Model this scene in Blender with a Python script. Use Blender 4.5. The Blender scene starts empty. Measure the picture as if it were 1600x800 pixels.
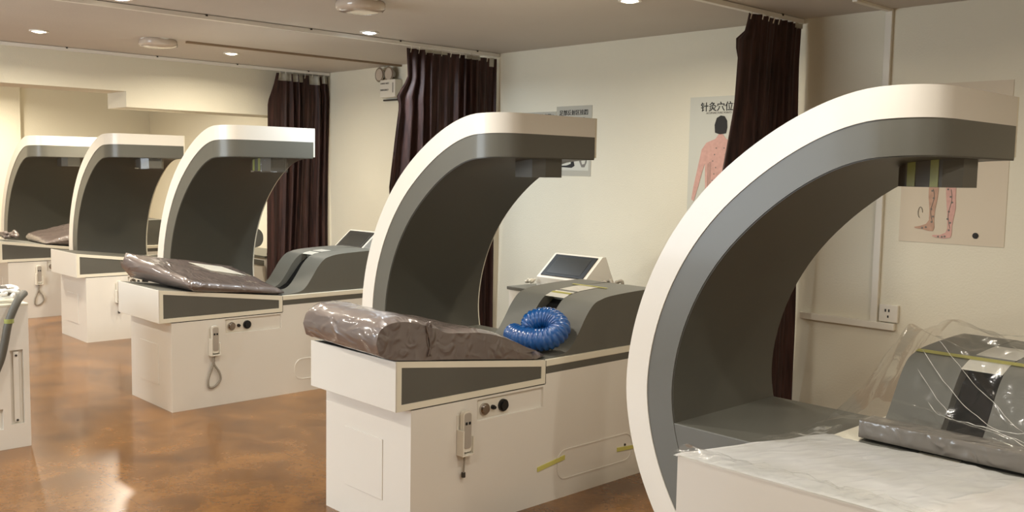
import bpy, bmesh, math, random
from mathutils import Vector, Matrix, noise
random.seed(7)
S = bpy.context.scene
COL = S.collection
PI = math.pi

# ------------------------------------------------------------------ camera
cd = bpy.data.cameras.new('camera'); cam = bpy.data.objects.new('camera', cd); COL.objects.link(cam)
cd.sensor_width = 36; cd.lens = 36 * 1495.06 / 1600; cd.clip_start = .05; cd.clip_end = 60
Rv = Vector((0.68669589, 0.72672362, 0.0179317)); Uv = Vector((-0.07593745, 0.04717892, 0.99599581)); Fv = Vector((-0.72296768, 0.68530791, -0.08758311))
M = Matrix((Rv, Uv, -Fv)).transposed().to_4x4(); M.translation = Vector((2.366, -5.278, 1.522))
cam.matrix_world = M
S.camera = cam

# ------------------------------------------------------------------ world, exposure, lights
S.view_settings.view_transform = 'Standard'; S.view_settings.look = 'None'
S.view_settings.gamma = 1; S.view_settings.exposure = -0.12; S.view_settings.use_curve_mapping = False
W_ = bpy.data.worlds.new('world'); S.world = W_; W_.use_nodes = True
W_.node_tree.nodes['Background'].inputs[0].default_value = (.75, .8, 1, 1)
W_.node_tree.nodes['Background'].inputs[1].default_value = .3
H = 2.467
WARM = (1.0, .90, .74); NEUT = (1.0, .95, .86); COOL = (.80, .91, 1.0)
SPOTS = [  # x, y, warm?, watts
    (-5.03, -2.97, 1, 27), (-5.14, -1.43, 1, 25), (-3.21, -1.39, 0, 24), (-1.07, -1.17, 1, 20), (-3.20, -3.10, 1, 20),
    (-1.07, -3.10, 2, 22), (1.10, -1.17, 1, 7), (1.10, -3.10, 2, 14), (3.1, -1.9, 1, 16), (2.5, -3.7, 2, 26),  # last entry added out of view to brighten the nearest bed's foam
    (-3.2, -5.0, 2, 20), (-1.07, -5.0, 2, 20), (1.10, -5.4, 2, 20), (-5.1, -5.0, 2, 20), (-7.6, -1.4, 1, 48), (-7.6, -3.1, 1, 48),
    (-9.2, -2.2, 1, 40)]
LK = 1.15

def area_light(name, loc, size, watts, col, rot=(0, 0, 0), sizey=None, spread=PI):
    l = bpy.data.lights.new(name, 'AREA'); l.energy = watts; l.color = col; l.size = size; l.spread = spread
    l.shape = 'DISK'
    if sizey: l.shape = 'RECTANGLE'; l.size_y = sizey
    o = bpy.data.objects.new(name, l); COL.objects.link(o); o.location = loc; o.rotation_euler = rot
    return o
# daylight coming in through the big front window behind the photographer's left
area_light('window_daylight', (-3.4, -7.36, 1.45), 3.4, 120, COOL, (math.radians(90), 0, 0), 1.5)

# ------------------------------------------------------------------ helpers
def lin(c):
    f = lambda v: v / 12.92 if v <= .04045 else ((v + .055) / 1.055) ** 2.4
    return tuple(f(x / 255) for x in c) + (1,)
def newmat(name):
    m = bpy.data.materials.new(name); m.use_nodes = True
    return m, m.node_tree, m.node_tree.nodes['Principled BSDF']
def mat(name, rgb, rough=.5, metal=0, coat=0, noise_scale=0, noise_amt=.0, bump=0, bump_scale=60, spec=.5):
    m, t, b = newmat(name); c = lin(rgb)
    b.inputs['Base Color'].default_value = c; b.inputs['Roughness'].default_value = rough; b.inputs['Metallic'].default_value = metal
    b.inputs['Coat Weight'].default_value = coat; b.inputs['Coat Roughness'].default_value = .08; b.inputs['Specular IOR Level'].default_value = spec
    N = t.nodes; L = t.links
    tc = N.new('ShaderNodeTexCoord')
    if noise_scale:
        n = N.new('ShaderNodeTexNoise'); n.inputs['Scale'].default_value = noise_scale; n.inputs['Detail'].default_value = 5
        L.new(tc.outputs['Object'], n.inputs['Vector'])
        r = N.new('ShaderNodeMix'); r.data_type = 'RGBA'
        r.inputs[6].default_value = tuple(x * (1 - noise_amt) for x in c[:3]) + (1,); r.inputs[7].default_value = tuple(min(1, x * (1 + noise_amt)) for x in c[:3]) + (1,)
        L.new(n.outputs['Fac'], r.inputs[0]); L.new(r.outputs[2], b.inputs['Base Color'])
    if bump:
        n2 = N.new('ShaderNodeTexNoise'); n2.inputs['Scale'].default_value = bump_scale; n2.inputs['Detail'].default_value = 4
        L.new(tc.outputs['Object'], n2.inputs['Vector'])
        bp = N.new('ShaderNodeBump'); bp.inputs['Strength'].default_value = bump; bp.inputs['Distance'].default_value = .01
        L.new(n2.outputs['Fac'], bp.inputs['Height']); L.new(bp.outputs['Normal'], b.inputs['Normal'])
    return m

M_wall = mat('wall_paint', (222, 216, 196), .8, noise_scale=1.2, noise_amt=.04, bump=.15, bump_scale=90)
M_ceil = mat('ceiling_paint', (200, 193, 183), .75, noise_scale=2, noise_amt=.05, bump=.12, bump_scale=60)
M_white = mat('white_gloss_paint', (229, 224, 213), .3, coat=.25, noise_scale=3, noise_amt=.015)
M_edge = mat('cream_edge_trim', (230, 224, 204), .35)
M_hump = mat('grey_satin_vinyl', (98, 97, 89), .55, noise_scale=4, noise_amt=.04)
M_grey = mat('grey_gloss_paint', (97, 96, 88), .36, coat=.1, noise_scale=4, noise_amt=.04)
M_panel = mat('dark_grey_panel', (92, 90, 82), .5, noise_scale=5, noise_amt=.05)
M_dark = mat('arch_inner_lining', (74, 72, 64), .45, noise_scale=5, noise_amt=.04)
M_black = mat('black_plastic', (22, 21, 20), .5)
M_chan = mat('black_channel_vinyl', (16, 15, 14), .85, spec=.1)
M_gap = mat('shadow_gap_rubber', (60, 54, 46), .8)
M_pvc = mat('white_pvc', (226, 220, 205), .45)
M_paper = mat('paper', (236, 232, 220), .8, noise_scale=8, noise_amt=.02)
M_yel = mat('yellow_tape', (206, 200, 110), .5)
M_green = mat('green_tape', (150, 156, 88), .35, coat=.5)
M_chrome = mat('chrome', (190, 185, 180), .15, metal=1)
M_alu = mat('white_aluminium', (228, 224, 214), .3)
M_glasslamp = mat('frosted_lamp_cover', (190, 176, 160), .12, coat=.6)
M_ink = mat('printed_ink', (38, 36, 34), .7)
M_greyink = mat('grey_print', (120, 116, 108), .7)
M_skin = mat('printed_pink', (206, 162, 150), .7, noise_scale=40, noise_amt=.2)
M_skin2 = mat('printed_tan', (186, 150, 128), .7, noise_scale=40, noise_amt=.25)
M_poster = mat('poster_paper', (206, 192, 168), .5)
M_poster2 = mat('poster_paper_cool', (200, 199, 186), .4)
M_screen = mat('tablet_screen', (50, 50, 47), .3, coat=.2)
M_curt_tape = mat('curtain_header_tape', (226, 222, 208), .8)
M_hose = mat('blue_hose_plastic', (12, 78, 142), .25, coat=.7, noise_scale=30, noise_amt=.1)
M_rope = mat('grey_cable', (150, 142, 128), .6)

def emat(name, col, s):
    m, t, b = newmat(name); b.inputs['Emission Color'].default_value = tuple(col) + (1,); b.inputs['Emission Strength'].default_value = s
    b.inputs['Base Color'].default_value = (.9, .9, .9, 1); return m
M_warmlamp = emat('lit_lamp_warm', (1, .86, .62), 14)
M_coollamp = emat('lit_lamp_cool', (.75, .9, 1), 12)
M_day = emat('window_daylight_sky', (.78, .88, 1), 2.5)

def floor_mat():
    m, t, b = newmat('brown_stained_floor'); N = t.nodes; L = t.links
    tc = N.new('ShaderNodeTexCoord')
    n1 = N.new('ShaderNodeTexNoise'); n1.inputs['Scale'].default_value = 3.2; n1.inputs['Detail'].default_value = 5; n1.inputs['Roughness'].default_value = .55; n1.inputs['Distortion'].default_value = .4
    n2 = N.new('ShaderNodeTexNoise'); n2.inputs['Scale'].default_value = 38; n2.inputs['Detail'].default_value = 4; n2.inputs['Roughness'].default_value = .6
    L.new(tc.outputs['Object'], n1.inputs['Vector']); L.new(tc.outputs['Object'], n2.inputs['Vector'])
    mx = N.new('ShaderNodeMath'); mx.operation = 'MULTIPLY_ADD'; mx.inputs[1].default_value = .35
    L.new(n2.outputs['Fac'], mx.inputs[0]); L.new(n1.outputs['Fac'], mx.inputs[2])
    cr = N.new('ShaderNodeValToRGB'); e = cr.color_ramp.elements
    e[0].position = .42; e[0].color = lin((84, 53, 24)); e[1].position = .95; e[1].color = lin((146, 100, 50))
    L.new(mx.outputs[0], cr.inputs[0])
    # vinyl sheet seams
    br = N.new('ShaderNodeTexBrick'); br.offset = 0; br.inputs['Scale'].default_value = 1; br.inputs['Mortar Size'].default_value = .0025
    br.inputs['Brick Width'].default_value = .9; br.inputs['Row Height'].default_value = .9; br.inputs['Mortar Smooth'].default_value = .4
    br.inputs['Color1'].default_value = (1, 1, 1, 1); br.inputs['Color2'].default_value = (1, 1, 1, 1); br.inputs['Mortar'].default_value = (.72, .7, .66, 1)
    mp = N.new('ShaderNodeMapping'); mp.inputs['Rotation'].default_value[2] = 0
    L.new(tc.outputs['Object'], mp.inputs[0]); L.new(mp.outputs[0], br.inputs['Vector'])
    mm = N.new('ShaderNodeMix'); mm.data_type = 'RGBA'; mm.blend_type = 'MULTIPLY'; mm.inputs[0].default_value = .6
    L.new(cr.outputs[0], mm.inputs[6]); L.new(br.outputs['Color'], mm.inputs[7]); L.new(mm.outputs[2], b.inputs['Base Color'])
    b.inputs['Roughness'].default_value = .27; b.inputs['Coat Weight'].default_value = .25; b.inputs['Coat Roughness'].default_value = .12
    bp = N.new('ShaderNodeBump'); bp.inputs['Strength'].default_value = .1; bp.inputs['Distance'].default_value = .004
    L.new(n2.outputs['Fac'], bp.inputs['Height']); L.new(bp.outputs['Normal'], b.inputs['Normal'])
    return m
M_floor = floor_mat()

def curtain_mat():
    m, t, b = newmat('brown_satin_curtain'); N = t.nodes; L = t.links
    tc = N.new('ShaderNodeTexCoord'); mp = N.new('ShaderNodeMapping'); mp.inputs['Scale'].default_value = (14, 14, 1.2)
    n = N.new('ShaderNodeTexNoise'); n.inputs['Scale'].default_value = 3; n.inputs['Detail'].default_value = 4
    L.new(tc.outputs['Object'], mp.inputs[0]); L.new(mp.outputs[0], n.inputs['Vector'])
    r = N.new('ShaderNodeValToRGB'); r.color_ramp.elements[0].color = lin((54, 34, 31)); r.color_ramp.elements[1].color = lin((96, 64, 55))
    r.color_ramp.elements[0].position = .3; r.color_ramp.elements[1].position = .7
    L.new(n.outputs['Fac'], r.inputs[0]); L.new(r.outputs[0], b.inputs['Base Color'])
    b.inputs['Roughness'].default_value = .55; b.inputs['Sheen Weight'].default_value = .2
    return m
M_curtain = curtain_mat()

def wrap_mat(name, rgb, bs=9, strength=.5, stretch=(1, 1, 1), rough=.1, coat=.9):
    """fabric seen through tight crinkled clear wrap: glossy coat with ridged bump"""
    m, t, b = newmat(name); N = t.nodes; L = t.links; c = lin(rgb)
    tc = N.new('ShaderNodeTexCoord'); mp = N.new('ShaderNodeMapping'); mp.inputs['Scale'].default_value = stretch
    L.new(tc.outputs['Object'], mp.inputs[0])
    n = N.new('ShaderNodeTexNoise'); n.inputs['Scale'].default_value = bs; n.inputs['Detail'].default_value = 6; n.inputs['Distortion'].default_value = 1.2
    n.noise_type = 'RIDGED_MULTIFRACTAL' if hasattr(n, 'noise_type') else None
    L.new(mp.outputs[0], n.inputs['Vector'])
    n3 = N.new('ShaderNodeTexNoise'); n3.inputs['Scale'].default_value = 5; L.new(tc.outputs['Object'], n3.inputs['Vector'])
    r = N.new('ShaderNodeMix'); r.data_type = 'RGBA'; r.inputs[6].default_value = tuple(x * .8 for x in c[:3]) + (1,); r.inputs[7].default_value = tuple(min(1, x * 1.2) for x in c[:3]) + (1,)
    L.new(n3.outputs['Fac'], r.inputs[0]); L.new(r.outputs[2], b.inputs['Base Color'])
    bp = N.new('ShaderNodeBump'); bp.inputs['Strength'].default_value = strength; bp.inputs['Distance'].default_value = .02
    L.new(n.outputs['Fac'], bp.inputs['Height']); L.new(bp.outputs['Normal'], b.inputs['Normal']); L.new(bp.outputs['Normal'], b.inputs['Coat Normal'])
    b.inputs['Roughness'].default_value = .45; b.inputs['Coat Weight'].default_value = coat; b.inputs['Coat Roughness'].default_value = rough
    return m
M_wrapbrown = wrap_mat('wrapped_taupe_vinyl', (104, 92, 86), 10, .55, (.6, 1.4, 1.4), .12)
M_wrapgrey = wrap_mat('wrapped_grey_vinyl', (112, 106, 98), 14, .7)
M_wrapwhite = wrap_mat('wrapped_white_foam', (250, 248, 238), 6, .3, (3.5, .9, 1), .2, .4)

def film_mat():
    m, t, b = newmat('clear_plastic_film'); N = t.nodes; L = t.links
    out = [n for n in N if n.type == 'OUTPUT_MATERIAL'][0]
    tr = N.new('ShaderNodeBsdfTransparent'); tr.inputs[0].default_value = (.995, .995, .99, 1)
    gl = N.new('ShaderNodeBsdfGlossy'); gl.inputs['Roughness'].default_value = .16; gl.inputs[0].default_value = (1, 1, 1, 1)
    df = N.new('ShaderNodeBsdfDiffuse'); df.inputs[0].default_value = (.75, .72, .66, 1)
    tc = N.new('ShaderNodeTexCoord')
    n = N.new('ShaderNodeTexNoise'); n.inputs['Scale'].default_value = 10; n.inputs['Detail'].default_value = 5; n.inputs['Distortion'].default_value = 1
    L.new(tc.outputs['Object'], n.inputs['Vector'])
    bp = N.new('ShaderNodeBump'); bp.inputs['Strength'].default_value = .6; bp.inputs['Distance'].default_value = .01
    L.new(n.outputs['Fac'], bp.inputs['Height']); L.new(bp.outputs['Normal'], gl.inputs['Normal'])
    fr = N.new('ShaderNodeLayerWeight'); fr.inputs[0].default_value = .25; L.new(bp.outputs['Normal'], fr.inputs['Normal'])
    mr = N.new('ShaderNodeMapRange'); mr.inputs[3].default_value = .03; mr.inputs[4].default_value = .35; L.new(fr.outputs['Fresnel'], mr.inputs[0])
    m1 = N.new('ShaderNodeMixShader'); m1.inputs[0].default_value = .03; L.new(tr.outputs[0], m1.inputs[1]); L.new(df.outputs[0], m1.inputs[2])
    m2 = N.new('ShaderNodeMixShader'); L.new(mr.outputs[0], m2.inputs[0]); L.new(m1.outputs[0], m2.inputs[1]); L.new(gl.outputs[0], m2.inputs[2])
    L.new(m2.outputs[0], out.inputs['Surface'])
    return m
M_film = film_mat()

# ---- mesh helpers
def link(name, bm, m, parent=None, smooth=False, loc=None, auto=None):
    me = bpy.data.meshes.new(name)
    bmesh.ops.recalc_face_normals(bm, faces=bm.faces[:])
    bm.to_mesh(me); bm.free()
    if m: me.materials.append(m)
    if smooth or auto:
        me.polygons.foreach_set('use_smooth', [True] * len(me.polygons))
    if auto: me.set_sharp_from_angle(angle=math.radians(auto))
    o = bpy.data.objects.new(name, me); COL.objects.link(o)
    if parent: o.parent = parent
    if loc: o.location = loc
    return o
def box(bm, x0, x1, y0, y1, z0, z1, bev=0):
    v = [bm.verts.new((x, y, z)) for x in (x0, x1) for y in (y0, y1) for z in (z0, z1)]
    fs = [(0, 1, 3, 2), (4, 6, 7, 5), (0, 4, 5, 1), (2, 3, 7, 6), (0, 2, 6, 4), (1, 5, 7, 3)]
    F = [bm.faces.new([v[i] for i in f]) for f in fs]
    if bev:
        es = list({e for f in F for e in f.edges})
        bmesh.ops.bevel(bm, geom=es, offset=bev, segments=2, affect='EDGES', profile=.5)
    return bm
def prism(bm, pts, a0, a1, axis='x'):
    """pts: polygon in the plane across the axis; x -> (y,z), y -> (x,z), z -> (x,y)"""
    def P(p, a): return {'x': (a, p[0], p[1]), 'y': (p[0], a, p[1]), 'z': (p[0], p[1], a)}[axis]
    A = [bm.verts.new(P(p, a0)) for p in pts]; B = [bm.verts.new(P(p, a1)) for p in pts]
    bm.faces.new(A); bm.faces.new(B[::-1]); n = len(pts)
    for i in range(n): bm.faces.new([A[i], A[(i + 1) % n], B[(i + 1) % n], B[i]])
    return bm
def ringprism(bm, outer, inner, a0, a1, axis='x'):
    n = len(outer)
    for i in range(n):
        j = (i + 1) % n
        prism(bm, [outer[i], outer[j], inner[j], inner[i]], a0, a1, axis)
    return bm
def cyl(bm, c, r, h, axis='z', n=24, r2=None):
    rot = {'z': Matrix(), 'x': Matrix.Rotation(PI / 2, 4, 'Y'), 'y': Matrix.Rotation(-PI / 2, 4, 'X')}[axis]
    bmesh.ops.create_cone(bm, cap_ends=True, segments=n, radius1=r, radius2=r if r2 is None else r2, depth=h, matrix=Matrix.Translation(c) @ rot)
    return bm
def tube(bm, pts, r, n=8, rf=None, closed=False):
    P = [Vector(p) for p in pts]; m = len(P); rings = []
    up = Vector((0, 0, 1)); T0 = (P[1] - P[0]).normalized()
    if abs(T0.dot(up)) > .9: up = Vector((1, 0, 0))
    nrm = (up - T0 * up.dot(T0)).normalized()
    for i in range(m):
        T = (P[min(i + 1, m - 1)] - P[max(i - 1, 0)]).normalized()
        nrm = (nrm - T * nrm.dot(T)).normalized(); bn = T.cross(nrm)
        rr = r * (rf(i) if rf else 1)
        rings.append([bm.verts.new(P[i] + (nrm * math.cos(2 * PI * k / n) + bn * math.sin(2 * PI * k / n)) * rr) for k in range(n)])
    for a, b in zip(rings, rings[1:]):
        for k in range(n): bm.faces.new([a[k], a[(k + 1) % n], b[(k + 1) % n], b[k]])
    bm.faces.new(rings[0]); bm.faces.new(rings[-1][::-1])
    return bm
def spline(pts, k=8):
    P = [Vector(p) for p in pts]; out = []
    for i in range(len(P) - 1):
        a, b, c, d = P[max(i - 1, 0)], P[i], P[i + 1], P[min(i + 2, len(P) - 1)]
        for j in range(k):
            t = j / k
            out.append(.5 * ((2 * b) + (c - a) * t + (2 * a - 5 * b + 4 * c - d) * t * t + (3 * b - a - 3 * c + d) * t ** 3))
    out.append(P[-1]); return out
def rrect(y0, y1, z0, z1, r, k=6):
    out = []
    for cx, cz, a in ((y1 - r, z1 - r, 0), (y0 + r, z1 - r, 90), (y0 + r, z0 + r, 180), (y1 - r, z0 + r, 270)):
        for i in range(k + 1):
            t = math.radians(a + 90 * i / k); out.append((cx + r * math.cos(t), cz + r * math.sin(t)))
    return out
def interp(tab, x):
    if x <= tab[0][0]: return tab[0][1]
    for (a, b), (c, d) in zip(tab, tab[1:]):
        if x <= c: return b + (d - b) * (x - a) / (c - a)
    return tab[-1][1]
def grid(bm, nu, nv, f, thick=0):
    V = [[bm.verts.new(f(i / nu, j / nv)) for j in range(nv + 1)] for i in range(nu + 1)]
    for i in range(nu):
        for j in range(nv): bm.faces.new([V[i][j], V[i + 1][j], V[i + 1][j + 1], V[i][j + 1]])
    if thick: bmesh.ops.solidify(bm, geom=bm.faces[:], thickness=thick)
    return bm
def thing(name, label, cat, loc=(0, 0, 0), rz=0, group=None):
    o = bpy.data.objects.new(name, None); COL.objects.link(o); o.location = loc; o.rotation_euler = (0, 0, rz); o.empty_display_size = .1
    return tag(o, label, cat, group)
def tag(o, label, cat, group=None):
    o['label'] = label; o['category'] = cat
    if group: o['group'] = group
    return o
def struct(o): o['kind'] = 'structure'; return o
B = bmesh.new
def bx(name, x0, x1, y0, y1, z0, z1, m, parent=None, bev=0):
    return link(name, box(B(), x0, x1, y0, y1, z0, z1, bev), m, parent)
def text(name, s, size, m, parent, loc, rot, extrude=.0008, align='LEFT'):
    c = bpy.data.curves.new(name, 'FONT'); c.body = s; c.size = size; c.extrude = extrude; c.align_x = align; c.resolution_u = 2; c.offset = size * .012
    o = bpy.data.objects.new(name + '_src', c); COL.objects.link(o)
    dg = bpy.context.evaluated_depsgraph_get(); dg.update()
    me = bpy.data.meshes.new_from_object(o.evaluated_get(dg)); me.name = name
    bpy.data.objects.remove(o)
    me.materials.clear(); me.materials.append(m)
    q = bpy.data.objects.new(name, me); COL.objects.link(q); q.parent = parent; q.location = loc; q.rotation_euler = rot
    return q

# ------------------------------------------------------------------ room shell
XL, XR, YF, YB = -10.23, 4.6, -7.4, 0.0
struct(bx('floor', XL - .2, XR + .2, YF - .2, YB + .2, -.1, 0, M_floor))
struct(bx('ceiling', XL - .2, XR + .2, YF - .2, YB + .2, H, H + .1, M_ceil))
struct(bx('wall_back', XL - .2, XR + .2, 0, .15, 0, H, M_wall))
struct(bx('wall_left', XL - .15, XL, YF, 0, 0, H, M_wall))
struct(bx('wall_right', XR, XR + .15, YF, 0, 0, H, M_wall))
# front wall with a window opening
fb = B(); wx0, wx1, wz0, wz1 = -5.1, -1.7, .7, 2.2
box(fb, XL, wx0, YF - .15, YF, 0, H); box(fb, wx1, XR, YF - .15, YF, 0, H); box(fb, wx0, wx1, YF - .15, YF, 0, wz0); box(fb, wx0, wx1, YF - .15, YF, wz1, H)
struct(link('wall_front', fb, M_wall))
wf = B()
for x in (wx0, (wx0 + wx1) / 2 - .03, wx1 - .06): box(wf, x, x + .06, YF - .1, YF - .04, wz0, wz1)
for z in (wz0, wz1 - .06): box(wf, wx0, wx1, YF - .1, YF - .04, z, z + .06)
w1 = struct(link('window_1', wf, M_pvc))
link('window_pane', box(B(), wx0, wx1, YF - .09, YF - .08, wz0, wz1), M_day, w1)
# pilaster step on the far left wall
struct(bx('trim_1', XL, XL + .12, YF, -1.62, 0, H, M_wall))
# dropped beam across the left end of the room, stepping lower towards the back wall
bb = B()
XB = -5.99
prism(bb, [(YF, H), (YF, 2.155), (-1.975, 2.155), (-1.975, 2.02), (0, 2.02), (0, H)], XB - .42, XB, 'x')
struct(link('trim_2', bb, M_wall))
bb = B()
prism(bb, [(XB - .42, -2.02), (XB - .42, -1.975), (XB - .1, -1.975)], 2.02, 2.155, 'z')
bb.free()
# ------------------------------------------------------------------ curtain rails
def rail(x, y0, label):
    b = B(); box(b, x - .016, x + .016, y0, -.01, H - .03, H - .004, 0)
    t = link('curtain_rail', b, M_alu); tag(t, label, 'curtain rail')
    y = -.25; 
    while y > y0:
        link('rail_clip', box(B(), x - .02, x + .02, y - .007, y + .007, H - .012, H), M_gap, t); y -= .75
    return t
rail(-5.88, -5.5, 'white curtain rail running along the top edge of the dropped ceiling beam')
rail(-3.39, -6.4, 'white ceiling curtain rail carrying the middle brown curtain')
rail(-.70, -6.4, 'white ceiling curtain rail carrying the right-hand brown curtain')

# ------------------------------------------------------------------ curtains
def curtain(x, left, right, ztop, zbot, folds, amp, label, seed, tape_m=None, tape_h=.05):
    rnd = random.Random(seed); ph = [rnd.uniform(0, 6) for _ in range(6)]
    t = thing('curtain', label, 'curtain', (x, 0, 0)); lbase = [left[0], left[-1]]
    def f(u, v, off=0, dz=0):
        z = ztop + (zbot - ztop) * v
        l = interp(left, -z); r = interp(right, -z)
        uu = u + .012 * math.sin(u * 17 + v * 3 + ph[0])
        lb = interp(lbase, -z); y = lb + (r - lb) * uu + (l - lb) * max(0, 1 - uu * 4) ** 2
        a = amp * (.4 + .5 * min(1, v * 3)) * (.6 + .4 * math.sin(u * 13 + ph[1] + v))
        w = u * folds * 2 * PI + .5 * math.sin(v * 2.6 + ph[2]) + 1.6 * math.sin(u * 7 + ph[3]) + .9 * math.sin(u * 19 + v * 1.5 + ph[0])
        xx = a * (math.sin(w) + .3 * math.sin(2 * w + ph[4]) + .22 * math.sin(3.1 * w + v * 3)) + .03 * math.sin(v * 3 + u * 4 + ph[5]) * v
        return Vector((xx + off, y, z + dz))
    b = grid(B(), int(folds * 16), 46, f, .003)
    link('curtain_cloth', b, M_curtain, t, smooth=True)
    # hooks and header tape
    n = int(folds)
    for i in range(n):
        u = (i + .5) / n; p = f(u, .004)
        hb = tube(B(), [(p.x, p.y, p.z - .02), (p.x + .008, p.y, p.z + .01), (0, p.y, H - .03)], .0035, 6)
        link('curtain_hook', hb, M_pvc, t)
    for (u0, u1, h) in (tape_m or []):
        def g(a, c, u0=u0, u1=u1, h=h):
            p = f(u0 + (u1 - u0) * a, 0); q = f(u0 + (u1 - u0) * a, h / (ztop - zbot))
            r = p.lerp(q, c); return Vector((r.x + .008 * (1 if r.x > -1 else 1), r.y, r.z + .004))
        link('header_tape', grid(B(), 14, 2, g, .002), M_curt_tape, t, smooth=True)
    return t
curtain(-.69, [(-2.44, -.60), (-2.33, -.64), (-2.25, -.78), (-2.21, -.71), (-1.9, -.74), (-1.54, -.83), (-.9, -.84), (0, -.80)], [(-2.44, -.03), (-2.2, -.05), (-1.2, -.06), (-.4, -.04), (0, -.02)], 2.43, .06, 8, .058,
        'dark brown curtain hanging right of the centre, behind the nearest machine\'s arch', 1, [(.86, 1.0, .03)])
curtain(-3.39, [(-2.44, -.93), (-2.2, -.92), (-2.05, -1.03), (-2.0, -1.0), (-1.36, -1.12), (-.98, -1.0), (0, -.97)], [(-2.44, -.03), (-1.8, -.05), (0, -.04)], 2.42, .06, 12, .048,
        'wide dark brown curtain in the middle, bunched on its rail beside the emergency light', 2, [(.18, .42, .022), (.62, .8, .03), (.9, .97, .07)])
curtain(-5.87, [(-2.44, -.60), (-2.3, -.64), (-2.14, -.71), (-1.2, -.71), (0, -.69)], [(-2.44, -.03), (-2.2, .0), (-1, -.03), (0, -.04)], 2.42, .06, 8, .05,
        'leftmost dark brown curtain with white header tape, in front of the ceiling beam', 3, [(.04, .5, .075), (.62, .82, .09), (.88, .98, .07)])

# ------------------------------------------------------------------ ceiling lamps and unseen fill lights
for i, (x, y, warm, w) in enumerate(SPOTS):
    vis = i < 5
    nm = {0: 'glowing warm round downlight at the far left of the ceiling', 1: 'glowing warm round downlight right of the first oval ceiling lamp, near the beam',
          2: 'small cool white downlight near the middle curtain rail', 3: 'warm round downlight in the ceiling above the wall charts',
          4: 'warm round downlight touching the middle curtain rail at the top edge'}.get(i, 'unseen bare ceiling light without a fixture')
    area_light('downlight_and_fill', (x, y, H - .03), .11, w * LK, (COOL, WARM, NEUT)[warm], spread=math.radians(165))  # entries without a fixture are bare unseen lights that fill the room
    if not vis: continue
    t = thing('downlight', nm, 'ceiling light', (x, y, H), 0, None if vis else 'unseen lights without fixtures')
    link('trim_ring', ringprism(B(), [(.065 * math.cos(a * PI / 12), .065 * math.sin(a * PI / 12)) for a in range(24)], [(.048 * math.cos(a * PI / 12), .048 * math.sin(a * PI / 12)) for a in range(24)], -.008, 0, 'z'), M_alu, t)
    bl = B(); bmesh.ops.create_uvsphere(bl, u_segments=20, v_segments=10, radius=.047, matrix=Matrix.Diagonal((1, 1, .35, 1)))
    link('lamp_bulb', bl, M_warmlamp if warm else M_coollamp, t, smooth=True)
def oval_lamp(x, y, label):
    t = thing('ceiling_lamp', label, 'ceiling lamp', (x, y, H))
    b = B(); bmesh.ops.create_uvsphere(b, u_segments=32, v_segments=14, radius=1)
    for v in b.verts:
        s = lambda c: math.copysign(abs(c) ** .7, c)
        v.co = Vector((s(v.co.x) * .13, s(v.co.y) * .13, -.025 + s(v.co.z) * .042))
    link('lamp_cover', b, M_glasslamp, t, smooth=True)
    link('lamp_base', cyl(B(), (0, 0, -.006), .125, .012, n=32), M_alu, t)
    link('lamp_clip', box(B(), -.012, .012, .12, .15, -.045, -.02, .003), M_chrome, t)
    return t
oval_lamp(-4.80, -2.20, 'unlit rounded ceiling lamp between the two left downlights')
oval_lamp(-2.25, -2.12, 'unlit rounded ceiling lamp cut off by the top edge, above the middle machine')
tag(bx('cable_trunking', -4.72, -4.69, -2.02, 0, H - .016, H, mat('aged_trunking', (140, 118, 92), .6)), 'thin brown cable trunking on the ceiling, from the rounded lamp to the back wall', 'trunking')

# ------------------------------------------------------------------ wall trunking and socket
t = thing('wall_trunking', 'cream cable trunking running down the back wall to the socket', 'trunking', (0, 0, 0))
link('upright_duct', box(B(), -.175, -.135, -.022, 0, .70, H, .003), M_pvc, t)
link('horizontal_duct', box(B(), -.62, -.03, -.028, 0, .665, .705, .003), M_pvc, t)
link('ceiling_duct', box(B(), -.17, -.14, -.42, -.02, H - .015, H, .002), M_pvc, t)
t = thing('wall_socket', 'white square wall socket beside the cable trunking', 'socket', (-.07, 0, .76))
link('face_plate', box(B(), -.055, .055, -.02, 0, -.05, .05, .004), M_pvc, t)
link('socket_holes', box(box(box(B(), -.02, -.012, -.022, -.019, .008, .024), .0, .008, -.022, -.019, .008, .024), -.004, .004, -.022, -.019, -.025, -.012), M_black, t)

# ------------------------------------------------------------------ posters
def flat(b, pts, y=-.0045, t=.0012): return prism(b, pts, y - t, y, 'y')
def ell(cx, cz, rx, rz, n=20): return [(cx + rx * math.cos(2 * PI * i / n), cz + rz * math.sin(2 * PI * i / n)) for i in range(n)]
ROTW = (PI / 2, 0, 0)
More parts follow.
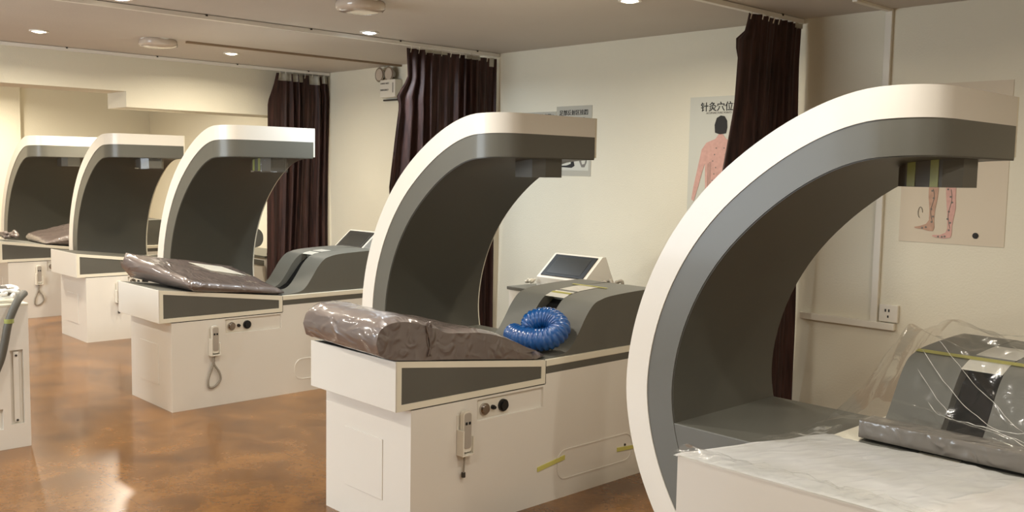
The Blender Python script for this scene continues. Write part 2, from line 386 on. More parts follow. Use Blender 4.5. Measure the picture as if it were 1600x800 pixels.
# chart left of the right-hand curtain: figure seen from behind
t = thing('wall_chart', 'acupuncture wall chart of a back-view figure, left of the right-hand curtain', 'poster', (-1.5, 0, 0))
link('chart_sheet', box(B(), 0, .56, -.003, 0, 1.18, 2.035), M_poster2, t)
text('chart_title', '针灸穴位挂图', .063, M_ink, t, (.085, -.004, 1.945), ROTW)
text('chart_subtitle', 'ACUPUNCTURE POINTS', .018, M_greyink, t, (.13, -.004, 1.922), ROTW)
link('figure_hair', flat(B(), [(.205, 1.80), (.20, 1.85), (.215, 1.895), (.245, 1.91), (.275, 1.905), (.295, 1.875), (.298, 1.83), (.29, 1.795), (.245, 1.788)]), M_ink, t)
link('figure_body', flat(B(), [(.235, 1.79), (.21, 1.76), (.14, 1.735), (.105, 1.69), (.08, 1.58), (.05, 1.45), (.035, 1.36), (.055, 1.35), (.085, 1.44), (.12, 1.56), (.135, 1.6), (.14, 1.48), (.145, 1.4), (.16, 1.25), (.34, 1.25), (.355, 1.4), (.36, 1.5), (.365, 1.6), (.38, 1.56), (.415, 1.44), (.445, 1.35), (.465, 1.36), (.45, 1.45), (.42, 1.58), (.395, 1.69), (.36, 1.735), (.29, 1.76), (.265, 1.79)]), M_skin, t)
pb = B()
for i in range(9):
    for s in (-1, 1): flat(pb, ell(.25 + s * (.03 + .012 * (i % 3)), 1.70 - i * .042, .0045, .0045, 8), -.006)
for k in range(3): tube(pb, [(.16 + k * .01, -.006, 1.60 - .3 * j / 8 + .012 * math.sin(j * 1.3 + k)) for j in range(9)], .0015, 4)
link('acupuncture_points', pb, M_greyink, t)
# chart behind the nearest arch: only the legs show
t = thing('wall_chart', 'acupuncture wall chart showing two legs beneath the nearest arch', 'poster', (-.04, 0, 0))
link('chart_sheet', box(B(), 0, .56, -.003, 0, 1.175, 2.04), M_poster, t)
lb = B()
flat(lb, [(.155, 1.50), (.21, 1.50), (.205, 1.42), (.195, 1.36), (.192, 1.30), (.196, 1.262), (.19, 1.24), (.165, 1.24), (.13, 1.248), (.09, 1.252), (.085, 1.258), (.12, 1.266), (.15, 1.278), (.165, 1.30), (.164, 1.36), (.156, 1.43)])
flat(lb, [(.15, 1.50), (.16, 1.72), (.3, 1.72), (.31, 1.50), (.26, 1.5), (.235, 1.6), (.21, 1.5)])
link('leg_drawing', lb, M_skin2, t)
lb = B()
flat(lb, [(.245, 1.50), (.30, 1.50), (.302, 1.42), (.305, 1.37), (.297, 1.32), (.29, 1.27), (.291, 1.225), (.285, 1.21), (.25, 1.203), (.205, 1.206), (.185, 1.213), (.19, 1.22), (.23, 1.222), (.258, 1.236), (.266, 1.26), (.262, 1.33), (.252, 1.42)])
link('leg_drawing', lb, M_skin, t)
pb = B()
for (px, pz) in [(.175, 1.46), (.185, 1.42), (.175, 1.36), (.186, 1.32), (.18, 1.29), (.26, 1.47), (.275, 1.43), (.285, 1.40), (.27, 1.35), (.265, 1.31), (.28, 1.29), (.275, 1.25), (.255, 1.215), (.24, 1.212), (.13, 1.255), (.15, 1.26), (.22, 1.212)]:
    flat(pb, ell(px, pz, .0055, .0055, 8), -.006)
tube(pb, [(.115 + .012 * math.cos(a * .5), -.006, 1.34 + .03 * math.sin(a * .5)) for a in range(10)], .0015, 4)
tube(pb, [(.275 + .008 * math.sin(a), -.006, 1.47 - a * .03) for a in range(8)], .0018, 4)
tube(pb, [(.18 + .008 * math.sin(a), -.006, 1.47 - a * .026) for a in range(8)], .0018, 4)
link('acupuncture_points', pb, M_greyink, t)
eb = B(); flat(eb, ell(.415, 1.228, .016, .016)); flat(eb, [(.409, 1.214), (.421, 1.214), (.418, 1.226), (.421, 1.236), (.409, 1.238)], -.006)
link('round_emblem', eb, M_ink, t)
link('body_drawing', flat(B(), [(.155, 1.722), (.15, 1.80), (.125, 1.72), (.10, 1.60), (.08, 1.61), (.09, 1.72), (.12, 1.85), (.16, 1.89), (.205, 1.90), (.21, 1.925), (.195, 1.96), (.20, 2.0), (.23, 2.02), (.26, 2.0), (.265, 1.96), (.25, 1.925), (.255, 1.90), (.30, 1.89), (.34, 1.85), (.37, 1.72), (.38, 1.61), (.36, 1.60), (.335, 1.72), (.31, 1.80), (.305, 1.722)]), M_skin, t)
# double chart behind the middle arch
t = thing('wall_chart', 'grey reflexology wall chart partly hidden behind the middle machine\'s arch', 'poster', (-3.10, 0, 0))
M_gposter = mat('grey_poster', (176, 172, 158), .5)
link('chart_sheet', box(B(), 0, .36, -.003, 0, 1.50, 1.985), M_gposter, t)
text('chart_title', '经络穴位按摩图', .040, M_ink, t, (.03, -.004, 1.935), ROTW)
link('round_emblem', ringprism(B(), [(p[0], p[1]) for p in ell(.325, 1.94, .024, .024)], [(p[0], p[1]) for p in ell(.325, 1.94, .021, .021)], -.005, -.003, 'y'), M_greyink, t)
t = thing('wall_chart', 'grey foot reflexology chart showing above and below the middle machine\'s arm tip', 'poster', (-2.735, 0, 0))
link('chart_sheet', box(B(), 0, .36, -.003, 0, 1.50, 2.02), M_gposter, t)
text('chart_title', '足部反射区挂图', .042, M_ink, t, (.03, -.004, 1.955), ROTW)
text('chart_subtitle', '反射区对应图', .022, M_ink, t, (.16, -.004, 1.915), ROTW)
link('picture_strip', flat(B(), [(.02, 1.54), (.34, 1.54), (.34, 1.65), (.02, 1.65)], -.0035), M_poster2, t)
link('foot_picture', flat(B(), [(.06, 1.565), (.17, 1.56), (.2, 1.575), (.19, 1.61), (.165, 1.62), (.16, 1.59), (.12, 1.578), (.07, 1.575)]), M_ink, t)
link('hand_picture', flat(B(), [(.235, 1.64), (.25, 1.60), (.27, 1.565), (.30, 1.565), (.32, 1.60), (.325, 1.64), (.31, 1.62), (.30, 1.59), (.275, 1.585), (.262, 1.62), (.25, 1.645)]), M_greyink, t)

# ------------------------------------------------------------------ emergency light
t = thing('emergency_light', 'twin-head emergency light on the back wall left of the middle curtain', 'emergency light', (-4.80, 0, 2.265))
link('battery_box', box(B(), -.11, .12, -.085, 0, -.09, .07, .006), M_pvc, t)
link('wall_bracket', box(B(), -.15, .17, -.02, 0, -.115, -.10, .003), M_gap, t)
for sx in (-.125, .02):
    b = cyl(B(), (sx, -.05, .12), .068, .06, 'y', 24, .035)
    h = link('lamp_head', b, M_chrome, t, auto=40)
    link('lamp_lens', cyl(B(), (sx, -.082, .12), .052, .006, 'y', 24), M_glasslamp, h)
    link('head_neck', cyl(B(), (sx, -.04, .07), .012, .03), M_black, t)
text('status_text', 'CHARGE  FAULT', .018, M_greyink, t, (-.10, -.087, .03), ROTW)
text('status_text', 'EMERGENCY', .022, M_greyink, t, (-.10, -.087, -.03), ROTW)
link('indicator_strip', box(B(), .085, .095, -.087, -.084, -.05, .04), M_greyink, t)

# ------------------------------------------------------------------ treatment machine
BW, LW, ZT, ZF, ZM, A0, BL = .623, .842, .563, .767, .669, .075, 1.62
D, TIPX, CX, CZ, RR, VZ, SH, TH1, TH2 = .673, -.299, -.459, .737, .938, 1.089, 1.846, .098, .209
ZS = .621
HUMP = [(.842, .672), (.93, .680), (.99, .692), (1.03, .722), (1.075, .782), (1.12, .848), (1.17, .898), (1.22, .917), (1.29, .929), (1.4, .936), (1.54, .941), (1.66, .940), (1.71, .922), (1.74, .885), (1.748, .842), (1.74, .80), (1.71, .765), (1.65, .748), (1.62, .735)]
def sheight(y): return ZF + (ZM - ZF) * y / LW if y < LW else interp(HUMP[:12], y)
RC = .17
def arch_pts(r, arm_rise, n=56):
    """profile (x, z) from the floor on the far side up and over to the arm tip"""
    out = []; zz = -CZ
    t0 = -math.asin(min(1, CZ / r) ** (SH / 2))
    for i in range(n + 1):
        th = t0 + (PI / 2 - t0) * i / n
        c = math.cos(th); s = math.sin(th)
        x = CX - r * abs(c) ** (2 / SH); z = CZ + math.copysign(abs(s) ** (2 / SH), s) * r * (VZ if s > 0 else 1)
        out.append([x, z])
    for i in range(1, 15): out.append([CX + (TIPX - CX) * i / 14, CZ + r * VZ])
    for p in out:
        k = max(0, min(1, (p[0] - (CX - .5)) / (TIPX - CX + .5))); k = k * k * (3 - 2 * k)
        if p[1] > CZ: p[1] += arm_rise * k
    return out
def arch_band(b, ra, rb, rise_a, rise_b, y0, y1, grow=0):
    A = arch_pts(ra, rise_a); Bq = arch_pts(rb, rise_b)
    def fy(x):
        if y0 == 0: return 0
        d = x - (TIPX - RC)
        return y0 if d <= 0 else y0 + RC - math.sqrt(max(RC * RC - d * d, 0))
    # refine the tip so the rounded corner is smooth: samples already dense
    rings = []
    for (xa, za), (xb, zb) in zip(A, Bq):
        rings.append([b.verts.new((xa, fy(xa), za)), b.verts.new((xa, y1, za)), b.verts.new((xb, y1, zb)), b.verts.new((xb, fy(xb), zb))])
    for p, q in zip(rings, rings[1:]):
        for k in range(4): b.faces.new([p[k], p[(k + 1) % 4], q[(k + 1) % 4], q[k]])
    b.faces.new(rings[0][::-1]); b.faces.new(rings[-1])
    return b
M_arch_rise = (.044, .054, .063)

def wedge_poly(e=0):
    return [(0 + e, ZT + e), (LW - e, ZT + e), (LW - e, ZM - e + .001), (0 + e, ZF - e * 1.05)]
PARTS = {}
def meshes_once(key, fn):
    if key not in PARTS: PARTS[key] = fn()
    return PARTS[key]
def add(key, name, m, parent, fn, auto=None, smooth=False):
    """builds the mesh data the first time and shares it afterwards"""
    if key in PARTS:
        o = bpy.data.objects.new(name, PARTS[key]); COL.objects.link(o); o.parent = parent; return o
    o = link(name, fn(), m, parent, smooth=smooth, auto=auto); PARTS[key] = o.data; return o

def machine(x, y, ybl, label, hose_tape=False, k=0):
    """ybl = local y of the back of the arch"""
    t = thing('magnetic_therapy_bed', label, 'therapy bed', (x, y, 0), 0, None)
    W = BW
    def base():
        b = B(); box(b, -W, -.012, A0, BL, .0, ZT - .006); box(b, -W, -.012, LW + .002, BL, ZT - .006, .606)
        r0, r1, rz0, rz1 = .43, .83, .455, .548
        box(b, -.012, 0, A0, r0, 0, ZT - .006); box(b, -.012, 0, r0, r1, 0, rz0); box(b, -.012, 0, r0, r1, rz1, ZT - .006)
        box(b, -.012, 0, r1, LW + .002, 0, ZT - .006); box(b, -.012, 0, LW + .002, BL, 0, .606); return b
    base_o = add('base', 'base_cabinet', M_white, t, base)
    add('plinthgap', 'joint_seam', M_gap, t, lambda: box(box(B(), -W + .01, -.006, A0 + .01, LW, ZT - .006, ZT), -.006, .0015, LW - .001, LW + .002, ZT, ZM - .002))
    add('endplate', 'end_access_plate', M_white, t, lambda: box(B(), -.47, -.19, A0 - .004, A0, .14, .40, .001))
    # leg rest: cream framed wedge with grey side panels
    leg = add('legrest', 'leg_rest', M_white, t, lambda: prism(B(), [(.004, ZT), (LW - .002, ZT), (LW - .002, ZM - .006), (.004, ZF - .006)], -W + .006, -.006))
    add('legframe', 'side_frame', M_edge, t, lambda: ringprism(B(), wedge_poly(0), wedge_poly(.026), -.006, .001))
    add('legframe2', 'side_frame', M_edge, t, lambda: ringprism(B(), wedge_poly(0), wedge_poly(.026), -W - .001, -W + .006))
    add('legpanel', 'side_panel', M_panel, t, lambda: prism(B(), wedge_poly(.026), -.006, -.003))
    add('legpanel2', 'side_panel', M_panel, t, lambda: prism(B(), wedge_poly(.026), -W + .003, -W + .006))
    add('legend', 'foot_board', M_white, t, lambda: box(B(), -W - .001, .001, -.004, .004, ZT, ZF, .002))
    add('legtop', 'leg_pad', M_hump, t, lambda: prism(B(), [(.006, ZF - .007), (LW, ZM - .006), (LW, ZM + .002), (.006, ZF)], -W + .012, -.012))
    # head section
    add('toptrim', 'top_rail', M_edge, t, lambda: box(B(), -W - .002, .002, LW + .002, BL, .640, ZM + .003, .003))
    add('stripe', 'dark_stripe', M_panel, t, lambda: box(B(), -W, -.001, LW + .003, BL, .606, .645))
    def hump():
        b = B()
        pl = [(p[0], p[1]) for p in HUMP]
        sm = [(q.x, q.y) for q in spline([(a, c, 0) for a, c in pl], 5)]
        for (xa, xb) in ((-.53, -.345), (-.215, -.008)):
            prism(b, sm + [(BL, .645), (LW + .004, .645)], xa, xb)
        prism(b, [(1.24, .65), (1.61, .65), (1.61, .73), (1.73, .80), (1.73, .88), (1.66, .939), (1.54, .940), (1.4, .937), (1.27, .930), (1.24, .92)], -.345, -.215)
        return b
    hp = add('hump', 'headrest_body', M_hump, t, hump, auto=35)
    add('chan', 'face_channel', M_chan, t, lambda: prism(B(), [(LW + .01, .646), (LW + .01, .67), (1.02, .682), (1.07, .71), (1.12, .77), (1.18, .845), (1.24, .885), (1.245, .646)], -.345, -.215))
    # side controls
    add('hatch', 'access_hatch', M_white, t, lambda: ringprism(B(), rrect(.93, 1.48, .085, .23, .06), rrect(.936, 1.474, .091, .224, .056), -.004, .003))
    add('hatchlock', 'hatch_lock', M_gap, t, lambda: cyl(B(), (.001, 1.42, .17), .006, .006, 'x', 12))
    cp = add('ctrl', 'control_recess', M_pvc, t, lambda: box(B(), -.0118, -.009, .44, .62, .462, .542, .001))
    for (yy, r, mm, kk) in ((.475, .026, M_chrome, 'c1'), (.525, .010, M_black, 'c2'), (.585, .027, M_black, 'c3')):
        add(kk, 'connector', mm, cp, lambda: cyl(cyl(B(), (-.004, yy, .502), r, .012, 'x', 20), (.004, yy, .502), r * .72, .014, 'x', 20), auto=40)
    add('holder', 'remote_holder', M_pvc, t, lambda: box(box(box(box(B(), 0, .045, .315, .322, .335, .44, .001), 0, .045, .372, .379, .335, .41, .001), 0, .045, .315, .379, .33, .337, .001), .0, .004, .315, .379, .33, .50, .001))
    # the arch
    a = bpy.data.objects.new('arch', None)
    sh = add('arch_shell', 'arch_shell', M_white, t, lambda: arch_band(B(), RR, RR - TH1, M_arch_rise[0], M_arch_rise[1], -D - .004, 0), auto=50)
    ln = add('arch_lining', 'arch_lining', M_grey, t, lambda: arch_band(B(), RR - TH1, RR - TH2, M_arch_rise[1], M_arch_rise[2], -D, -.002), auto=50)
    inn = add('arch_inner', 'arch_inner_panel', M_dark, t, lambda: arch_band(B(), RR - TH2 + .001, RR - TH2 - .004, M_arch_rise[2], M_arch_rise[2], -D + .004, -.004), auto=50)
    bk = add('arch_back', 'arch_back_trim', M_edge, t, lambda: arch_band(B(), RR, RR - TH2 + .006, M_arch_rise[0], M_arch_rise[2], 0, .012), auto=50)
    xi = CX - ((RR - TH2) ** SH - (CZ - ZS) ** SH) ** (1 / SH)
    pl = add('arch_foot', 'arch_foot', M_grey, t, lambda: box(B(), xi - .02, -W - .003, -D + .002, -.004, 0, ZS, .004))
    def mod():
        b = B(); prism(b, [(-.105, -.045), (-.06, -.095), (.06, -.095), (.105, -.045), (.105, .07), (.07, .095), (-.07, .095), (-.105, .07)], 1.497, 1.602, 'z'); return b
    mo = add('module', 'magnet_head', M_panel, t, mod)
    for o in (sh, ln, bk, pl, inn): o.location = (0, ybl, 0)
    mo.location = (-.445, ybl - .27, 0)
    bpy.data.objects.remove(a)
    return t, mo

def remote(x, y, label, loop):
    t = thing('remote_control', label, 'remote control', (x, y, 0))
    add('rbody', 'remote_body', M_pvc, t, lambda: prism(B(), rrect(.325, .371, .345, .52, .014), .012, .034), auto=40)
    add('rface', 'remote_face', mat('silver_face', (190, 182, 170), .3, metal=.3) if 'rface' not in PARTS else None, t, lambda: prism(B(), rrect(.329, .367, .36, .512, .012), .034, .036))
    add('rbtn', 'remote_button', M_black, t, lambda: box(B(), .036, .039, .334, .344, .462, .474, .001))
    add('rbtn2', 'remote_button', M_black, t, lambda: box(B(), .036, .039, .352, .362, .462, .474, .001))
    if loop:
        pts = [(.02, .345, .34), (.022, .34, .28), (.02, .375, .22), (.018, .385, .17), (.016, .35, .13), (.014, .31, .13), (.016, .305, .18), (.018, .325, .24), (.018, .345, .3)]
        link('cord', tube(B(), spline(pts, 6), .007, 8), M_rope, t, smooth=True)
    else:
        c = link('cord', tube(B(), spline([(.02, .345, .34), (.02, .343, .30), (.016, .343, .25)], 6), .004, 8), M_rope, t, smooth=True)
        link('cord_plug', cyl(B(), (.016, .343, .243), .009, .02, 'z', 12), M_gap, c)
    return t

def label_sheet(parent, y0, y1, name='instruction_label', m=None, x0=-.345, x1=-.215, off=.003, z0=None):
    def f(u, v):
        yy = y0 + (y1 - y0) * v; z = sheight(max(yy, 1.2)) + off - (max(0, 1.2 - yy) * .35)
        return Vector((x0 + (x1 - x0) * u, yy, z))
    return link(name, grid(B(), 4, 14, f, .0012), m or M_paper, parent)

X = {1: -7.672, 2: -5.99, 3: -3.282, 4: -.644, 5: 1.469}
Y = {1: -2.555, 2: -2.419, 3: -2.869, 4: -3.043, 5: -3.203}
YBL = {1: 1.08, 2: 1.089, 3: 1.264, 4: 1.475, 5: 1.387}
m5, mod5 = machine(X[5], Y[5], YBL[5], 'nearest arched therapy bed at the right, its top covered in white foam and plastic')
m4, mod4 = machine(X[4], Y[4], YBL[4], 'arched therapy bed in the middle with a blue hose lying on it')
m3, mod3 = machine(X[3], Y[3], YBL[3], 'arched therapy bed with a paper sheet on its wrapped cushion, left of the middle one')
m2, mod2 = machine(X[2], Y[2], YBL[2], 'fourth arched therapy bed from the right, its leg rest bare')
m1, mod1 = machine(X[1], Y[1], YBL[1], 'farthest arched therapy bed at the left edge')
label_sheet(m4, 1.18, 1.46); label_sheet(m3, 1.20, 1.36); label_sheet(m5, 1.16, 1.46)
def tape_over(parent, y0, y1, x0, x1): return label_sheet(parent, y0, y1, 'yellow_tape_strip', M_yel, x0, x1, .0048)
tape_over(m4, 1.22, 1.24, -.345, -.215); tape_over(m4, 1.43, 1.45, -.40, -.16)
tape_over(m5, 1.23, 1.26, -.53, -.02)
# yellow tape pieces on the middle bed's side
link('yellow_tape_strip', prism(B(), [(.80, .158), (.98, .182), (.98, .202), (.80, .178)], .0, .0045), M_yel, m4)
link('yellow_tape_strip', prism(B(), [(1.36, .145), (1.50, .138), (1.50, .155), (1.36, .165)], .0, .0045), M_yel, m4)
# tapes and plastic on the magnet heads
for par, mm in ((mod5, M_green), (mod3, M_green), (mod4, None)):
    if mm:
        for xx in (-.04, .035):
            yy = -.0955
            link('tape_strip', box(B(), xx - .013, xx + .013, yy - .002, yy + .001, 1.498, 1.60), mm, par)
for par in (mod3, mod2):
    link('plastic_cover', prism(B(), [(-.115, -.05), (-.065, -.105), (.065, -.105), (.115, -.05), (.115, .078), (.075, .105), (-.075, .105), (-.115, .078)], 1.488, 1.60, 'z'), M_film, par)
remote(X[4], Y[4], 'white remote control with a short hanging plug, in the middle bed\'s side holder', False)
remote(X[3], Y[3], 'white remote control with a looped cord, on the bed left of the middle one', True)
remote(X[2], Y[2], 'white remote control clipped on the side of the fourth bed from the right', False)
remote(X[1], Y[1], 'white remote control on the farthest bed\'s side', True)

# ------------------------------------------------------------------ cushions
def cushion4():
    PR = [(-.075, .86), (-.055, .915), (0, .940), (.09, .938), (.18, .905), (.26, .87), (.33, .862), (.45, .85), (.55, .825), (.65, .785), (.73, .75), (.80, .72), (.87, .688)]
    b = B(); nx = 20; rows = []
    top = [(q.x, q.y) for q in spline([(a, c, 0) for a, c in PR], 6)]
    n = len(top)
    bot = [(-.06, .80), (-.03, .785)] + [(v, sheight(v) + .006) for v in [.01 + i * .86 / 20 for i in range(21)]]
    loop = top + bot[::-1]
    cyy = sum(p[0] for p in loop) / len(loop)
    for i in range(nx + 1):
        u = i / nx; x = -.60 + .595 * u; e = min(u, 1 - u) * .6
        s = 1 - .10 * max(0, 1 - e / .04) ** 2
        row = []
        for j, (yy, zz) in enumerate(loop):
            base = sheight(yy) if yy > 0 else ZF
            w = .006 * noise.noise(Vector((x * 5, yy * 6, zz * 6))) + .003 * noise.noise(Vector((x * 16, yy * 14, zz * 14)))
            dy = -.035 * (u - .5) if yy < .2 else 0
            z2 = base + (zz - base) * s + w if j < n else zz
            row.append(b.verts.new((x, yy * (s if yy > .8 else 1) + dy + w, z2)))
        rows.append(row)
    for p, q in zip(rows, rows[1:]):
        m = len(p)
        for k in range(m): b.faces.new([p[k], p[(k + 1) % m], q[(k + 1) % m], q[k]])
    b.faces.new(rows[0]); b.faces.new(rows[-1][::-1])
    return b
t = thing('wrapped_cushion', 'taupe bolster cushion in clear plastic on the middle bed\'s leg rest', 'cushion', (X[4], Y[4], 0))
link('cushion_body', cushion4(), M_wrapbrown, t, auto=60)
def wrapfold(b):
    for k in range(5):
        pts = [(-.0 - .004 * k, .16 + .01 * math.sin(k * 2 + j) + k * .006, .77 + j * .028) for j in range(6)]
        tube(b, spline(pts, 4), .004, 6)
    return b
link('plastic_seam', wrapfold(B()), M_wrapbrown, t, smooth=True)

def wedge_cushion(name_label, loc, corners, group=None, m=None):
    """corners: bottom 4 then top 4 (local), rounded slab"""
    t = thing('wrapped_cushion', name_label, 'cushion', loc)
    c = [Vector(p) for p in corners]
    def P(u, v, w):
        lo = (c[0].lerp(c[1], u)).lerp(c[3].lerp(c[2], u), v); hi = (c[4].lerp(c[5], u)).lerp(c[7].lerp(c[6], u), v)
        return lo.lerp(hi, w)
    b = B(); nu, nv = 28, 24; loop = []
    top = {}; 
    def vert(u, v, side):
        e = min(u, 1 - u, v, 1 - v) * 2
        k = math.sqrt(max(0, 1 - max(0, 1 - e / .07) ** 2))
        w = .5 + side * .5 * (.25 + .75 * k)
        p = P(u, v, w); nn = noise.noise(p * 7) * .008 + noise.noise(p * 20) * .003
        if side > 0: p.z += nn * k
        ex = (1 - k) * .012
        return b.verts.new(p)
    T = [[vert(i / nu, j / nv, 1) for j in range(nv + 1)] for i in range(nu + 1)]
    L_ = [[vert(i / nu, j / nv, -1) for j in range(nv + 1)] for i in range(nu + 1)]
    for i in range(nu):
        for j in range(nv):
            b.faces.new([T[i][j], T[i + 1][j], T[i + 1][j + 1], T[i][j + 1]]); b.faces.new([L_[i][j], L_[i][j + 1], L_[i + 1][j + 1], L_[i + 1][j]])
    for i in range(nu):
        b.faces.new([T[i][0], L_[i][0], L_[i + 1][0], T[i + 1][0]]); b.faces.new([T[i][nv], T[i + 1][nv], L_[i + 1][nv], L_[i][nv]])
    for j in range(nv):
        b.faces.new([T[0][j], T[0][j + 1], L_[0][j + 1], L_[0][j]]); b.faces.new([T[nu][j], L_[nu][j], L_[nu][j + 1], T[nu][j + 1]])
    link('cushion_body', b, m or M_wrapbrown, t, smooth=True)
    return t, P
# corners order: far-foot, near-foot, near-head, far-head
zb = lambda y: sheight(y) + .004
t3, P3 = wedge_cushion('taupe wedge cushion in shiny plastic with a paper sheet lying on top', (X[3], Y[3], 0),
    [(-.62, .03, .795), (.05, .19, zb(.19) + .002), (-.02, .86, zb(.84)), (-.60, .80, zb(.8) + .02),
     (-.62, .0, .96), (.06, .16, .815), (-.02, .87, .705), (-.60, .80, .825)])
sheet = [P3(u, v, 1.0) for u, v in ((.16, .50), (.18, .80), (.50, .88), (.44, .56))]
def fsh(u, v):
    p = sheet[0].lerp(sheet[1], u).lerp(sheet[3].lerp(sheet[2], u), v); return p + Vector((0, 0, .006))
tag(link('paper_sheet', grid(B(), 6, 6, fsh, .0015), M_paper, None, loc=(X[3], Y[3], 0)), 'blank white paper sheet lying on the wedge cushion', 'paper')
wedge_cushion('taupe wedge cushion in plastic tilted on the farthest bed, left of the second arch', (X[1], Y[1], 0),
    [(-.60, .42, zb(.42)), (-.02, .42, zb(.42)), (-.02, .86, zb(.8) + .01), (-.60, .86, zb(.8) + .01),
     (-.60, .42, .80), (-.02, .44, .74), (-.02, .86, .86), (-.60, .86, .90)])

# ------------------------------------------------------------------ blue hose
def hose():
    n = 230; pts = []
    key = [(-.15, -.02, .0), (-.11, -.04, .0), (-.04, -.055, .0), (.05, -.05, .003), (.105, -.02, .02), (.115, .02, .055), (.07, .035, .085), (.02, .025, .095), (-.03, .0, .08), (-.045, -.005, .055), (-.04, -.005, .04)]
    sp = spline(key, 26)
    return tube(B(), sp, .054, 16, rf=lambda i: (.90 + .12 * abs(math.sin(i * .40))))
tag(link('flexible_hose', hose(), M_hose, None, smooth=True, loc=(X[4] - .16, Y[4] + .955, .738)), 'short coiled ribbed blue hose lying on the middle bed', 'hose')

# ------------------------------------------------------------------ console cabinets with tablets
def console(i, z=.80, tab=True, where=''):
    x, y = X[i], Y[i]
    t = thing('console_cabinet', 'white side cabinet at the head of the ' + where, 'cabinet', (x, y, 0))
    yf = 1.90
    link('cabinet_body', box(B(), -1.376, -.25, yf, 2.35, 0, z - .02, .003), M_white, t)
    link('cabinet_top', box(B(), -1.386, -.24, yf - .01, 2.36, z - .02, z, .003), M_grey, t)
    if not tab: link('drawer_slot', box(B(), -1.35, -.27, yf - .006, yf, z - .10, z - .045, .001), M_panel, t)
    if tab:
        q = thing('tablet_console', 'sloped white tablet console on the cabinet of the ' + where, 'console', (x - 1.32, y + 2.09, z))
        pr = [(0, .0), (0, .055), (.17, .20), (.20, .20), (.30, .0)]
        link('console_case', prism(B(), pr, 0, .41), M_white, q)
        s = math.atan2(.145, .17)
        def slab(u0, u1, v0, v1, h0, h1):
            b = box(B(), u0, u1, v0, v1, h0, h1); 
            bmesh.ops.transform(b, matrix=Matrix.Translation((0, 0, .055)) @ Matrix.Rotation(s, 4, 'X'), verts=b.verts[:]); return b
        sc = link('tablet_bezel', slab(.025, .385, .02, .208, .0, .006), M_black, q)
        link('tablet_screen', slab(.06, .35, .04, .188, .006, .0075), M_screen, sc)
        cb = B()
        rnd = random.Random(i)
        for k in range(3):
            tube(cb, spline([(rnd.uniform(-.05, .0), rnd.uniform(-.08, -.02), .015 + rnd.uniform(0, .03)) for _ in range(5)], 5), .008, 6)
        tag(link('cable_bundle', cb, M_pvc, None, smooth=True, loc=(x - 1.30, y + 2.09, z)), 'tangled white cable left of the tablet on the ' + where, 'cable')
        cb = B()
        for k in range(4):
            tube(cb, spline([(rnd.uniform(.0, .13), rnd.uniform(-.05, .05), .015 + rnd.uniform(0, .06)) for _ in range(6)], 5), .011, 6)
        tag(link('cable_bundle', cb, M_rope, None, smooth=True, loc=(x - .83, y + 2.2, z)), 'grey crumpled cable right of the tablet on the ' + where, 'cable')
console(4, where='middle bed'); console(3, where='bed with the paper sheet')
console(2, .64, False, 'fourth bed from the right')
rb = prism(B(), [(-.03, 0), (.03, 0), (.03, .015), (.012, .02), (.02, .045), (.022, .07), (-.022, .07), (-.02, .05), (.0, .04), (-.012, .02), (-.03, .015)], -.015, .015, 'y')
tag(link('desk_clip', rb, M_black, None, loc=(X[2] - .34, Y[2] + 2.0, .64)), 'small black object on the cabinet left of the leftmost curtain', 'clip')

# ------------------------------------------------------------------ foam, pad and film on the nearest bed
x, y = X[5], Y[5]
def foam(u, v):
    xx = -BW - .012 + (BW + .172) * u; yy = -.008 + (LW - .01) * v
    n = .006 * noise.noise(Vector((xx * 9, yy * 3, 1))) + .003 * noise.noise(Vector((xx * 40, yy * 9, 2)))
    e = max(0, 1 - v / .06)
    return Vector((xx, yy, sheight(max(0, yy)) + .007 + n * (1 - .7 * e) - .004 * e - .004 * (u < .02) - .6 * max(0, xx - .01) ** 2))
t = thing('foam_sheet', 'white foam sheet under crinkled plastic on the nearest bed\'s leg rest', 'foam sheet', (x, y, 0))
link('foam_layer', grid(B(), 70, 80, foam, .006), M_wrapwhite, t, smooth=True)
def crinkle(u, v):
    xx = -BW - .02 + (BW + .05) * u; a = v * 1.0
    n = noise.noise(Vector((xx * 22, a * 3, 7))); n2 = noise.noise(Vector((xx * 60, a * 7, 3)))
    return Vector((xx, -.004 + .10 * v + .008 * n, ZF + .010 + .018 * math.sin(PI * v) * (.5 + n) + .004 * n2 - .011 * v))
link('plastic_edge', grid(B(), 120, 14, crinkle), M_film, t, smooth=True)
def crinkle2(u, v):
    yy = .45 + .40 * u; n = noise.noise(Vector((yy * 14, v * 3, 1)))
    return Vector((-BW - .04 + .09 * v, yy, sheight(yy) + .012 + .035 * math.sin(PI * v) * (.6 + n) * u + .01 * n))
link('plastic_edge', grid(B(), 50, 12, crinkle2), M_film, t, smooth=True)
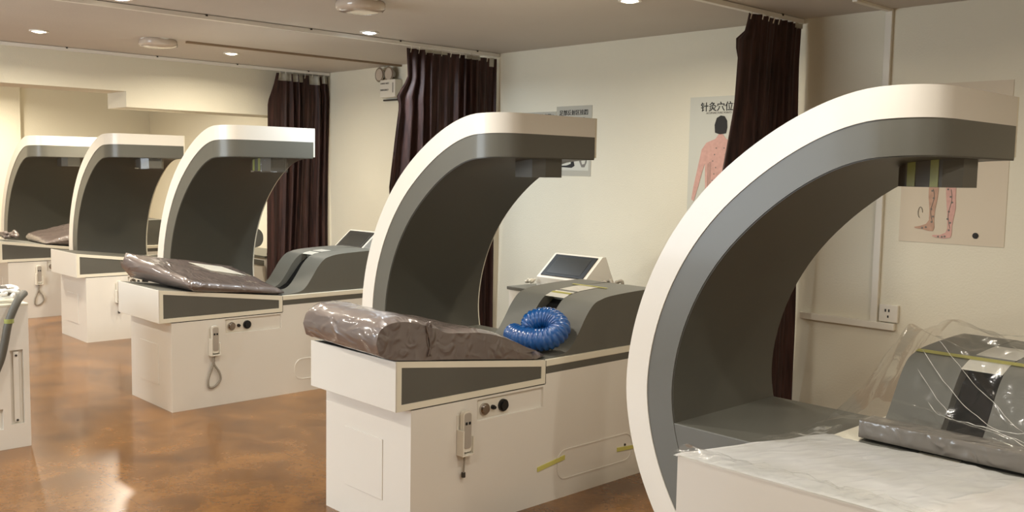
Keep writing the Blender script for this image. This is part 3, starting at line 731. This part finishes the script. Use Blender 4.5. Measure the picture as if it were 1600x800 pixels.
# grey pad block in front of the headrest
pb = B(); box(pb, -.535, .16, .846, .94, ZM + .0145, ZM + .072, .003)
bmesh.ops.subdivide_edges(pb, edges=pb.edges[:], cuts=3, use_grid_fill=True)
tag(link('wrapped_pad', pb, M_wrapgrey, None, loc=(x, y, 0), auto=25), 'low grey pad in shiny plastic in front of the nearest bed\'s headrest', 'pad')
def film(u, v):
    # u across the bed (far side to near side and beyond), v from the pad towards the head
    xx = -.74 + .89 * u; yy = .82 + .85 * v
    h = interp([(.8, .745), (1.02, .755), (1.10, .85), (1.18, .945), (1.3, .975), (1.5, .97), (1.7, .955)], yy) + .004
    if u < .18: h = h + (.66 - h) * ((.18 - u) / .18) ** 1.2
    # tent folds gathering towards the near corner
    ax, ay = .12, .86; dx, dy = xx - ax, yy - ay; r = math.hypot(dx, dy); th = math.atan2(dy, dx)
    fold = abs(math.sin(th * 9 + .6 * math.sin(th * 5))) ** 6
    h += .03 * fold * min(1, r * 2) + .012 * noise.noise(Vector((xx * 9, yy * 9, 2))) + .005 * noise.noise(Vector((xx * 28, yy * 28, 5)))
    if u > .7: h -= .03 * (u - .7) / .3
    return Vector((xx, yy, h))
pf = tag(link('plastic_film', grid(B(), 130, 110, film), M_film, None, smooth=True, loc=(x, y, 0)), 'loose clear plastic film draped over the nearest bed\'s headrest', 'plastic film')
M_crease_glint = mat('film_crease_glint', (225, 222, 212), .15, coat=1)  # pale tubes stand in for light glinting along the film's creases
for (a_, b_, rr) in (((-.48, 1.17), (.02, .95), .0008), ((-.47, 1.12), (-.02, .93), .0006), ((-.40, 1.05), (-.06, .92), .0009), ((-.44, 1.19), (.06, .97), .0006)):
    pts = []
    for k in range(26):
        q = k / 25; xx = a_[0] + (b_[0] - a_[0]) * q; yy = a_[1] + (b_[1] - a_[1]) * q - .03 * math.sin(PI * q)
        p = film((xx + .74) / .89, (yy - .82) / .85); pts.append((p.x, p.y, p.z + .002))
    link('crease_glint', tube(B(), pts, rr, 5, rf=lambda i: .5 + .9 * abs(math.sin(i * 1.1))), M_crease_glint, pf, smooth=True)

# ------------------------------------------------------------------ machine at the left edge (opposite row)
t = thing('equipment_cabinet', 'pale equipment cabinet cut off by the left edge, with tall recessed grips', 'cabinet', (-3.09, -3.666, 0))
b = B(); r = [(-.17, -.02)]
yr0, yr1 = -.115, -.035
box(b, -.76, -.02, -1.5, 0, 0, .765)
def side(bm, holes):
    ys = sorted({-1.5, 0} | {h for hh in holes for h in hh[:2]})
    for a, c in zip(ys, ys[1:]):
        hit = [h for h in holes if h[0] <= a and c <= h[1]]
        if hit: box(bm, -.02, 0, a, c, 0, hit[0][2]); box(bm, -.02, 0, a, c, hit[0][3], .765)
        else: box(bm, -.02, 0, a, c, 0, .765)
side(b, [(-.095, -.03, .13, .53), (-.30, -.135, .11, .22)])
link('cabinet_body', b, M_white, t)
link('cabinet_top', box(B(), -.765, .002, -1.5, .004, .765, .777, .002), M_edge, t)
link('grip_bar', box(B(), -.018, -.006, -.078, -.05, .14, .52, .002), M_alu, t)
for z in (.15, .50): link('bar_screw', cyl(B(), (-.005, -.064, z), .006, .008, 'x', 10), M_gap, t)
rnd = random.Random(3)
cb = B(); tube(cb, spline([(.02 - .02 * k, -.02 - .05 * k, .835 + .02 * math.sin(k * 1.3)) for k in range(-1, 9)], 6), .026, 10, rf=lambda i: 1 + .12 * math.sin(i * 1.7))
o = link('wrapped_cables', cb, M_wrapgrey, None, smooth=True, loc=(-3.18, -3.70, .0)); tag(o, 'bunch of dark cables in crinkled plastic on the left-edge cabinet', 'cables')
o.location = (-3.20, -3.72, .0)
cb = B()
for k in range(7): tube(cb, spline([(rnd.uniform(-.12, .10), rnd.uniform(-.10, .06), .03 + rnd.uniform(0, .05)) for _ in range(6)], 5), rnd.uniform(.008, .014), 8)
tag(link('wrapped_cables', cb, M_wrapwhite, None, smooth=True, loc=(-3.22, -3.74, .775)), 'crumpled clear wrapping on the corner of the left-edge cabinet', 'plastic wrap')
cb = B(); tube(cb, spline([(-.03, -.06, .83), (.03, -.11, .80), (.05, -.16, .70), (.045, -.18, .60), (.035, -.20, .50), (.03, -.24, .40)], 6), .02, 12)
o = link('hanging_tube', cb, M_panel, None, smooth=True, loc=(-3.07, -3.62, 0)); tag(o, 'dark grey tube hanging down the side of the left-edge cabinet', 'tube')
for z in (.70, .40): link('tape_band', cyl(B(), (.05 if z > .5 else .031, -.16 if z > .5 else -.24, z), .024, .022, 'z', 16), M_green, o)
# bundle on the farthest bed's foot end
cb = B()
for k in range(3): tube(cb, spline([(rnd.uniform(-.12, .12), rnd.uniform(-.12, .12), .03 + rnd.uniform(0, .05)) for _ in range(6)], 5), .02, 8)
tag(link('wrapped_cables', cb, M_wrapbrown, None, smooth=True, loc=(X[1] - .3, Y[1] + .15, ZF - .01)), 'small brown bundle lying on the farthest bed\'s foot end', 'bundle')
